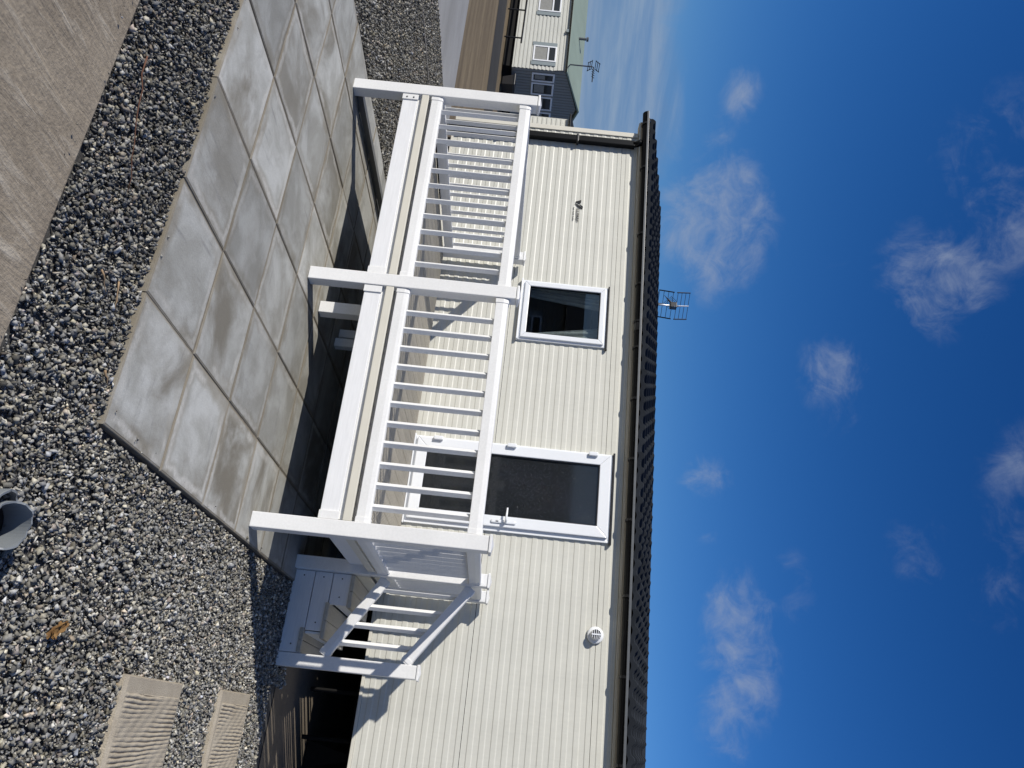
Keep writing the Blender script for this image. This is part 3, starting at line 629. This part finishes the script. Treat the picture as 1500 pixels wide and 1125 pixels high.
# TV aerial behind the ridge
ae = thing('tv_aerial', 'silver and black grid television aerial sticking up behind the caravan roof', 'aerial', (-.80,2.05,RZ-.07), 'television aerials')
AC = Vector((-.86,2.05,3.645)); bd = Vector((-.62,.78,0)).normalized(); rd = Vector((.78,.62,0)).normalized(); up = Vector((0,0,1))
part('mast', MB().tube([(AC.x+.01,AC.y,RZ-.07),AC+up*.06],.014,8), MT['alu'], ae, smooth=True)
part('boom', MB().tube([AC-bd*.05,AC+bd*.62+up*.02],.010,6), MT['alu'], ae)
part('dipole_box', MB().box(AC.x-.045,AC.x+.035,AC.y-.03,AC.y+.05,AC.z-.055,AC.z+.035), MT['black'], ae, .006)
for s in (1,-1):
    root = AC+up*.02*s; tip = AC+up*.215*s+bd*.10
    part('reflector_spine', MB().tube([root,tip],.008,6), MT['alu'], ae)
    for e_ in (1,-1): part('reflector_bar', MB().tube([root+rd*.185*e_,tip+rd*.185*e_],.0085,6), mat('maroon_bar',(.06,.012,.02),.5) if False else MT['black'], ae)
    for k in range(4):
        c = root+(tip-root)*(.06+k*.305); part('reflector_rod', MB().tube([c-rd*.185,c+rd*.185],.0035,5), MT['screw'], ae)
for k in range(6):
    c = AC+bd*(.10+.095*k)
    for s in (1,-1):
        part('director', MB().tube([c-rd*.06+up*.055*s,c,c+rd*.06+up*.055*s],.0035,5), MT['screw'], ae)

# ------------------------------------------------------------------ the veranda
D = 2.486; PW = .10; FT = .662
PX = (-.005,1.805,3.632)
vd = thing('veranda', 'white plastic veranda with slatted rails and cream deck along the caravan', 'veranda', (1.85,-1.25,.03))
def post(x, y, z0, h, parent, name='post'):
    o = link(name, boxmesh('post',PW,PW,h-z0,MT['pvc'],.006), parent, (x+PW/2,y+PW/2,(z0+h)/2))
    k = ('cap',)
    if k not in _cache:
        c = MB().box(-.058,.058,-.058,.058,0,.018); c.add([(-.050,-.050,.018),(.050,-.050,.018),(.050,.050,.018),(-.050,.050,.018),(0,0,.032)],[(0,1,4),(1,2,4),(2,3,4),(3,0,4)])
        _cache[k] = c.mesh('post_cap', MT['pvc'], .004)
    link('post_cap', _cache[k], o, (x+PW/2,y+PW/2,h+.0005)); return o
for x in PX: post(x,-D,.0335,1.545,vd)
post(3.628,-1.15,.0335,1.545,vd)
post(-.005,-.19,FT+.001,1.535,vd); post(3.605,-.20,FT+.001,1.535,vd)
def railprof(w, h):
    return [(-w*.50,-h/2),(w*.5,-h/2),(w*.5,h*.10),(w*.43,h*.42),(w*.33,h/2),(-w*.33,h/2),(-w*.43,h*.42),(-w*.5,h*.10)]
BAL = {}
def railing(p0, p1, parent, bals, z0b=.686, z1b=.776, z0t=1.404, z1t=1.494, bracket=True):
    """straight rail between two points (x,y); bals = distances from p0"""
    a = Vector((*p0,0)); b = Vector((*p1,0)); L = (b-a).length; ang = math.atan2(b.y-a.y,b.x-a.x)
    for nm,(z0,z1),w in (('bottom_rail',(z0b,z1b),.072),('top_rail',(z0t,z1t),.076)):
        me = MB().prism(railprof(w,z1-z0),0,-L/2,L/2).mesh(nm, MT['pvc_grain'] if False else MT['pvc'], .004)
        r = link(nm, me, parent, ((a.x+b.x)/2,(a.y+b.y)/2,(z0+z1)/2), (0,0,ang))
        if bracket:
            for s in (-1,1):
                k = ('rb',w,round(z1-z0,3))
                if k not in _cache: _cache[k] = MB().prism([(p[0]*1.10,p[1]*1.08) for p in railprof(w,z1-z0)],0,-.018,.018).mesh('rail_bracket', MT['pvc'], .003)
                o = link('rail_bracket', _cache[k], r, WP[r.name]); o.location = (s*(L/2-.0185),0,0)
    h = z0t-z1b+.004; k = ('bal',round(h,3))
    if k not in _cache: _cache[k] = boxmesh('baluster',.035,.035,h,MT['pvc'],.003)
    for d in bals:
        p = a+(b-a).normalized()*d; link('baluster', _cache[k], parent, (p.x,p.y,(z1b+z0t)/2), (0,0,ang+math.pi/4))
yr = -D+PW/2
b1 = [.217,.365,.512,.658,.806,.951,1.094,1.236,1.380,1.521,1.667]
railing((PX[0]+PW+.001,yr),(PX[1]-.001,yr),vd,[x-PX[0]-PW for x in b1])
b2 = [2.081,2.221,2.366,2.510,2.651,2.792,2.938,3.082,3.230,3.372,3.517]
railing((PX[1]+PW+.001,yr),(PX[2]-.001,yr),vd,[x-PX[1]-PW for x in b2])
y0,y1 = -D+PW+.001,-.191
railing((.045,y0),(.045,y1),vd,[.10+.1425*k for k in range(15) if .10+.1425*k < y1-y0-.06])
y0,y1 = -D+PW+.001,-1.151
railing((3.68,y0),(3.68,y1),vd,[.09+.1445*k for k in range(9) if .09+.1445*k < y1-y0-.04])
gate = part('gate', MB().box(3.64,3.648,-1.04,-.212,.73,.76), MT['pvc'], vd)
railing((3.672,-1.046),(3.655,-.208),gate,[.09+.138*k for k in range(6)],bracket=False)
# frame and floor
for xa, xb in ((PX[0]+PW+.001,PX[1]-.001),(PX[1]+PW+.001,PX[2]-.001)):
    fb = part('fascia_beam', MB().box(xa,xb,-2.468,-2.448,.452,.572), MT['pvc_grain'], vd, .005)
    for s,xc in ((0,xa+.028),(1,xb-.028)):
        bk = part('beam_bracket', MB().box(xc-.027,xc+.027,-2.478,-2.4665,.447,.577), MT['pvc'], fb, .003)
    o_ = part('floor_edging', MB().box(xa,xb,-2.482,-2.458,.606,FT), MT['cream_trim'], vd, .004)
part('rim_board', MB().box(.09,3.62,-2.446,-2.43,.566,.622), MT['pvc'], vd)
part('floor_edging', MB().box(3.684,3.708,-2.38,-1.152,.606,FT), MT['cream_trim'], vd, .004)
part('floor_edging', MB().box(3.664,3.688,-1.045,-.205,.606,FT), MT['cream_trim'], vd, .004)
part('floor_edging', MB().box(.02,.044,-2.38,-.195,.606,FT), MT['cream_trim'], vd, .004)
sb = part('fascia_beam', MB().box(3.625,3.662,-2.38,-1.152,.452,.572), MT['pvc_grain'], vd, .005)
part('fascia_beam', MB().box(3.615,3.652,-1.045,-.03,.452,.572), MT['pvc_grain'], vd, .005)
part('fascia_beam', MB().box(.045,.082,-2.38,-.03,.452,.572), MT['pvc_grain'], vd, .005)
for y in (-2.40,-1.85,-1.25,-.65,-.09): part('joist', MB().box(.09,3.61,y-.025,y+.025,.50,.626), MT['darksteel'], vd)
bw = .1385; nb = 26; xs0 = .046
gv = MB()
def board(w, y0, y1):
    pr = [(0,0),(w,0),(w,.026)]
    k = 7
    for i in range(k):                        # fine grooves along the board
        c = w-(i+.5)*w/k; pr += [(c+.0045,.026),(c+.003,.0225),(c-.003,.0225),(c-.0045,.026)]
    pr += [(0,.026)]
    return MB().prism([(p[0]-w/2,p[1]-.026) for p in pr],1,y0,y1)
bmf = board(bw-.006,-2.415,-.022).mesh('floor_board', MT['deckb'])
for i in range(nb): link('floor_board', bmf, vd, (xs0+bw*(i+.5), 0, FT-.002+random.uniform(-.0008,.0008)))
# short legs and beams in the shade below
for x,y,z1 in ((1.85,-2.055,.45),(1.83,-1.39,.46),(1.70,-1.30,.46),(.4,-.35,.46),(2.6,-.5,.46)):
    w_ = .094 if z1 == .45 else .075
    link('support_leg', boxmesh('support_leg',w_,w_,z1-.036,MT['pvc'],.005), vd, (x+w_/2,y+w_/2,(z1+.036)/2))
part('support_beam', MB().box(.1,3.6,-2.085,-1.985,.452,.498), mat('treated_timber',(.12,.085,.045),.8,.2,var=.3,scale=8), vd)
part('base_rail', MB().box(.012,.072,-2.38,-.25,.045,.095), MT['steel'], vd, .004)
# a nail of white sealant drips on the board edge is left to the material; screws on the first bracket
for z in (.485,.54): part('screw', MB().prism([(.13+.007*math.cos(k),z+.007*math.sin(k)) for k in [i*math.pi/4 for i in range(8)]],1,-2.4815,-2.4785), MT['screw'], vd)

# ------------------------------------------------------------------ the steps
sp = thing('entrance_steps', 'white steps with cream treads and slatted handrail at the right of the veranda', 'steps', (4.05,-.6,0))
post(4.352,-1.075,.006,1.085,sp)
yS = -1.05
for z0,z1,x1 in ((.022,.184,4.349),(.189,.327,4.178),(.332,.478,3.972)):
    b_ = part('side_board', MB().box(3.731,x1,-1.068,-1.040,z0,z1), MT['pvc_grain'], sp, .004)
    for xs_ in (3.77,x1-.06): part('screw', MB().prism([(xs_+.006*math.cos(k),(z0+z1)/2+.006*math.sin(k)) for k in [i*math.pi/3 for i in range(6)]],1,-1.0705,-1.0685), MT['ink'], b_)
for x0,x1,z in ((4.165,4.345,.186),(3.962,4.232,.342),(3.735,3.985,.505)):
    xm = (x0+x1)/2
    for a,b in ((x0,xm-.002),(xm+.002,x1)):
        part('tread', MB().box(a,b,-1.085,-.16,z-.030,z), MT['deckb'], sp, .004)
    part('riser', MB().box(x1-.05,x1-.03,-1.038,-.17,max(.02,z-.155),z-.032), MT['pvc'], sp, .003)
part('riser', MB().box(3.712,3.728,-1.038,-.17,.46,.604), MT['cream_trim'], sp, .003)
def slope_rail(name, x0,z0,x1,z1,h,w):
    L = math.hypot(x1-x0,z1-z0); a = math.atan2(z1-z0,x1-x0)
    me = MB().prism(railprof(w,h),0,-L/2,L/2).mesh(name, MT['pvc'], .004)
    r = link(name, me, sp, ((x0+x1)/2,-1.035,(z0+z1)/2), (0,-a,0))
    k = ('rb2',w,h)
    if k not in _cache: _cache[k] = MB().prism([(p[0]*1.10,p[1]*1.08) for p in railprof(w,h)],0,-.018,.018).mesh('rail_bracket', MT['pvc'], .003)
    for s in (-1,1): o = link('rail_bracket', _cache[k], r, WP[r.name]); o.location = (s*(L/2-.03),0,0)
slope_rail('handrail',3.735,1.422,4.346,.985,.080,.076)
slope_rail('bottom_rail',3.735,.748,4.346,.362,.080,.072)
for x in (3.812,3.957,4.100,4.240):
    zb = .748+(x-3.735)*(.362-.748)/.611+.03; zt = 1.422+(x-3.735)*(.985-1.422)/.611-.03
    link('baluster', boxmesh('baluster',.035,.035,zt-zb,MT['pvc'],.003), sp, (x,-1.035,(zb+zt)/2), (0,0,math.pi/4))

# ------------------------------------------------------------------ small things on the ground
pp = thing('drain_pipe','open end of a broken grey plastic drain pipe standing in the gravel','pipe',(4.325,-4.945,0))
def pipe_shell(c, R, th, z0, z1f, a0, a1, n=40):
    mb = MB(); closed = abs(a1-a0) >= 359.9; cnt = n if closed else n+1
    for q in range(cnt):
        a = math.radians(a0+(a1-a0)*q/n); zt = z1f(a)
        for rr, z in ((R,z0),(R*1.01,zt-.006),(R,zt),(R-th,zt-.001),(R-th,z0)): mb.v.append((c[0]+rr*math.cos(a)+.25*(z-z0)*0,c[1]+rr*math.sin(a)-.30*(z-z0),z))
    for q in range(n):
        p = q*5; w = ((q+1)%cnt)*5
        for k in range(4): mb.f.append((p+k,w+k,w+k+1,p+k+1))
    return mb
part('pipe_wall', pipe_shell((4.33,-4.93),.076,.006,.0,lambda a: .088+.030*math.sin(a-.4)+.006*math.sin(3*a)+.003*math.sin(11*a),0,360), MT['pipe'], pp)
part('collar', pipe_shell((4.315,-4.935),.098,.007,.0,lambda a: .062+.016*math.sin(a*2)+.004*math.sin(9*a),88,285), MT['pipe'], pp)
part('pipe_floor', MB().prism([(4.33+.068*math.cos(k*.314),-4.935+.068*math.sin(k*.314)) for k in range(20)],2,.001,.010), MT['black'], pp)
def leaf():
    mb = MB(); n = 10
    c = Vector((4.585,-4.39,.050)); ax = Vector((.72,-.60,.10)).normalized(); sd_ = Vector((.60,.75,0)).normalized()
    for layer in range(3):
        k0 = len(mb.v)
        for i in range(n+1):
            t = i/n; w = .019*math.sin(math.pi*min(1,t*.9+.06))**.7+.0015
            p = c+ax*(t-.5)*.088+Vector((0,0,.012*math.sin(t*5+layer)+.007*layer-.012))
            for q in (-1,-.4,.4,1): mb.v.append(p+sd_*(q*w*(1-.2*layer))+Vector((0,0,.010*q*q*(1 if layer%2 else -.5)+.004*math.sin(q*7+t*20))))
        for i in range(n):
            for q in range(3): a = k0+i*4+q; mb.f.append((a,a+1,a+5,a+4))
    return mb
o = part('dry_leaf', leaf(), MT['leaf'], None); tag(o, 'curled dry brown leaf lying on the gravel', 'leaf')
def twig(p0, p1, r, m, lab, name, cat, n=9, wob=.012):
    g = random.Random(len(lab)*7+sum(map(ord,lab)) % 999); pts = []
    for i in range(n):
        t = i/(n-1); p = Vector(p0)+(Vector(p1)-Vector(p0))*t; pts.append(p+Vector((g.uniform(-wob,wob),g.uniform(-wob,wob),g.uniform(0,.006))))
    o = part(name, MB().tube(pts,[r*(1-.6*i/(n-1)) for i in range(n)],5), m, None, smooth=True); tag(o, lab, cat, 'straw blades on the gravel' if cat == 'straw' else None); return o
twig((2.50,-5.10,.045),(3.02,-4.90,.045),.0035,MT['twig'],'long thin reddish twig lying on the gravel beside the concrete road','twig','twig')
twig((3.33,-4.77,.05),(3.44,-4.73,.05),.004,MT['straw'],'straw coloured stem on the gravel close to the patio edge','straw_blade','straw',6,.006)
twig((3.36,-4.90,.05),(3.41,-4.83,.05),.004,MT['straw'],'short tan stem on the gravel halfway between road and patio','straw_blade','straw',6,.006)
twig((3.66,-4.66,.05),(3.70,-4.61,.052),.005,MT['straw'],'stubby tan blade on the gravel near the patio corner','straw_blade','straw',5,.003)

# ------------------------------------------------------------------ other caravans
def ribbed(mb, x0, x1, z0, z1, y, pitch=.13, d=.018, facing=-1):
    k = len(mb.v); z = z0; pts = []
    while z < z1-.001:
        for dz, yy in ((0,0),(pitch*.46,0),(pitch*.52,d),(pitch*.94,d)):
            if z+dz < z1: pts.append((z+dz,yy))
        z += pitch
    pts.append((z1,0))
    for zz,yy in pts: mb.v += [(x0,y+facing*yy,zz),(x1,y+facing*yy,zz)]
    for i in range(len(pts)-1): mb.f.append((k+2*i,k+2*i+1,k+2*i+3,k+2*i+2))
def other_caravan(name, label, loc, rotz, L, W, z0, z1, zr, mwall, mend, mroof, wins, ends, oh=.12):
    """local frame: long wall from x=-L to 0 at y=0 facing -y, end wall at x=0 facing +x"""
    t = thing(name, label, 'caravan', loc, 'static caravans on the park', rotz)
    mb = MB(); ribbed(mb,-L,0,z0,z1,0); part('side_wall', mb, mwall, t)
    part('body', MB().box(-L+.01,-.03,.02,W,z0+.01,z1), MT['lining'], t)
    part('wall', MB().box(-L,0,W+.005,W+.03,z0,z1), mwall, t)
    em = MB(); n = 26
    for i in range(n):                                   # upright boards of the end wall
        a = W*i/n; b = W*(i+1)/n
        def top(y): return z1+(zr-z1)*(1-abs(y-W/2)/(W/2))
        bb = b-.03
        em.add([(0.0,a+.01,z0),(.012,a+.01,z0),(.012,bb,z0),(0,bb,z0),(0,a+.01,top(a)),(.012,a+.01,top(a)),(.012,bb,top(bb)),(0,bb,top(bb))],[(0,3,2,1),(4,5,6,7),(0,1,5,4),(1,2,6,5),(2,3,7,6),(3,0,4,7)])
    part('end_boards', em, mend, t, kind='stuff')
    part('end_wall', MB().prism([(0.001,z0),(W,z0),(W,z1),(W/2,zr),(0.001,z1)],0,-.028,-.002), mend, t)
    part('end_wall', MB().prism([(0.001,z0),(W,z0),(W,z1),(W/2,zr),(0.001,z1)],0,-L-.03,-L-.004), mwall, t)
    part('roof', MB().prism([(-oh,z1+.0),(W/2,zr+.06),(W+oh,z1),(W+oh,z1+.05),(W/2,zr+.12),(-oh,z1+.05)],0,-L-.1,.10), mroof, t, .01)
    part('gutter', MB().box(-L-.1,.1,-oh-.04,-oh-.005,z1+.01,z1+.04), MT['gutter'], t, .01)
    for x0,x1,a,b,split in wins:
        w = part('window', frame(MB(),x0,x1,a,b,.05,-.05,.015), MT['upvc'], t, .005)
        part('pane', MB().box(x0+.05,x1-.05,-.030,.0,a+.05,b-.05), MT['farglass'], w)
        if split: part('transom', MB().box(x0+.05,x1-.05,-.045,-.0305,b-.30,b-.25), MT['upvc'], w)
        part('blind', MB().box(x0+.06,x1-.06,-.0335,-.0305,a+.06,b-.32), MT['blind'], w)
        for s0,s1 in ((x0-.16,x0-.01),(x1+.01,x1+.16)): part('side_panel', MB().box(s0,s1,-.035,-.002,a-.04,b+.0), MT['shutter'], w)
    for y0,y1,a,b in ends:
        w = MB(); fr_ = frame(w,y0,y1,a,b,.06,.015,.05); w.v = [(p[1],p[0],p[2]) for p in w.v]
        w = part('window', w, MT['upvc'], t, .005)
        part('pane', MB().box(.013,.03,y0+.06,y1-.06,a+.06,b-.06), MT['farglass'], w)
        part('blind', MB().box(.0305,.0335,y0+.10,y1-.10,a+.10,b-.32), MT['blind'], w)
    return t
FC = Vector((-15.15,12.10,0)); fr = math.radians(2)
far = other_caravan('static_caravan','weathered cream caravan with pale green roof and grey end wall beyond the earth verge', FC, fr, 9.5, 3.4, .33, 2.10, 2.60, MT['creamfar'], MT['greyclad'], MT['greenroof'],
    [(-.98,-.33,.97,1.74,True),(-3.2,-2.5,.97,1.74,True),(-5.4,-4.7,.97,1.74,True)], [(.12,.50,1.0,1.76),(.56,1.12,1.0,1.76),(1.2,1.85,1.0,1.76),(1.95,2.6,1.0,1.76)])
part('flue_pipe', MB().tube([(-2.4,.9,2.3),(-2.4,.9,2.72)],.045,8), MT['steel'], far)
part('flue_cowl', MB().tube([(-2.4,.9,2.73),(-2.4,.9,2.80)],.075,8), MT['steel'], far)
part('lamp_box', MB().box(-1.75,-1.62,-.10,-.02,1.98,2.09), MT['shutter'], far, .01)
part('undercroft', MB().box(-9.3,-.15,.12,3.2,.02,.328), MT['darksteel'], far)
R2 = Matrix.Rotation(fr,3,'Z')
def fw(x,y,z): return FC+R2@Vector((x,y,z))
pr_ = thing('pipe_rail','black pipe rail standing in front of the far cream caravan','rail',fw(-2.5,-.5,0))
part('rail_bar', MB().tube([fw(-6,-.5,.62),fw(-.55,-.5,.56)],.03,6), MT['black'], pr_)
for x in (-.75,-1.95,-3.2,-4.4): part('rail_post', MB().tube([fw(x,-.5,-.02),fw(x,-.5,.58)],.025,6), MT['black'], pr_)
a2 = thing('tv_aerial','small dark aerial on a bent pole at the near corner of the far caravan','aerial',fw(.05,-.05,2.0),'television aerials')
part('pole', MB().tube([fw(.06,-.06,1.75),fw(.06,-.10,2.05),fw(-.18,-.16,2.22),fw(-.20,-.14,2.95)],.022,6), MT['screw'], a2)
ac = fw(-.20,-.14,2.98)
part('boom', MB().tube([ac+Vector((-.05,.05,0)),ac+Vector((.45,.2,0))],.018,5), MT['black'], a2)
for s in (-1,1):
    for k in range(3): part('reflector_rod', MB().tube([ac+Vector((-.10+.05*k,-.18,s*(.06+.06*k))),ac+Vector((-.10+.05*k,.2,s*(.06+.06*k)))],.012,5), MT['black'], a2)
    part('reflector_bar', MB().tube([ac+Vector((-.1,-.16,s*.05)),ac+Vector((.02,-.16,s*.2))],.013,5), MT['black'], a2)
    part('reflector_bar', MB().tube([ac+Vector((-.1,.18,s*.05)),ac+Vector((.02,.18,s*.2))],.013,5), MT['black'], a2)
for k in range(4): part('director', MB().tube([ac+Vector((.1+.1*k,.0,-.05)),ac+Vector((.1+.1*k,.08,.05))],.010,5), MT['black'], a2)
bn = thing('wheelie_bin','black wheelie bin standing at the corner of the far caravan','bin',fw(.45,.35,0))
c = fw(.45,.35,0)
part('bin_body', MB().add([(c.x-.16,c.y-.2,.06),(c.x+.16,c.y-.2,.06),(c.x+.16,c.y+.2,.06),(c.x-.16,c.y+.2,.06),(c.x-.22,c.y-.27,.44),(c.x+.22,c.y-.27,.44),(c.x+.22,c.y+.27,.44),(c.x-.22,c.y+.27,.44)],[(0,3,2,1),(4,5,6,7),(0,1,5,4),(1,2,6,5),(2,3,7,6),(3,0,4,7)]), MT['bin'], bn, .015)
part('bin_lid', MB().box(c.x-.24,c.x+.24,c.y-.30,c.y+.29,.442,.49), MT['bin'], bn, .015)
for s in (-1,1): part('wheel', MB().tube([(c.x+s*.17,c.y+.2,.07),(c.x+s*.22,c.y+.2,.07)],.07,10), MT['black'], bn)
other_caravan('static_caravan','plain cream caravan just showing past the left end of the nearest caravan', (-.75,9.75,0), 0, 10.25, 3.3, .28, 2.26, 2.62, MT['cream'], MT['cream'], MT['tile'], [], [])
other_caravan('static_caravan','shaded caravan reflected in the door and window glass', (-10.5,-13.0,0), math.pi, 9.8, 3.4, .4, 2.75, 3.35, MT['brownclad'], MT['brownclad'], MT['oldroof'],
    [(-2.2,-1.2,1.2,2.1,True),(-5.0,-4.0,1.2,2.1,True),(-7.5,-6.5,1.2,2.1,True)], [])
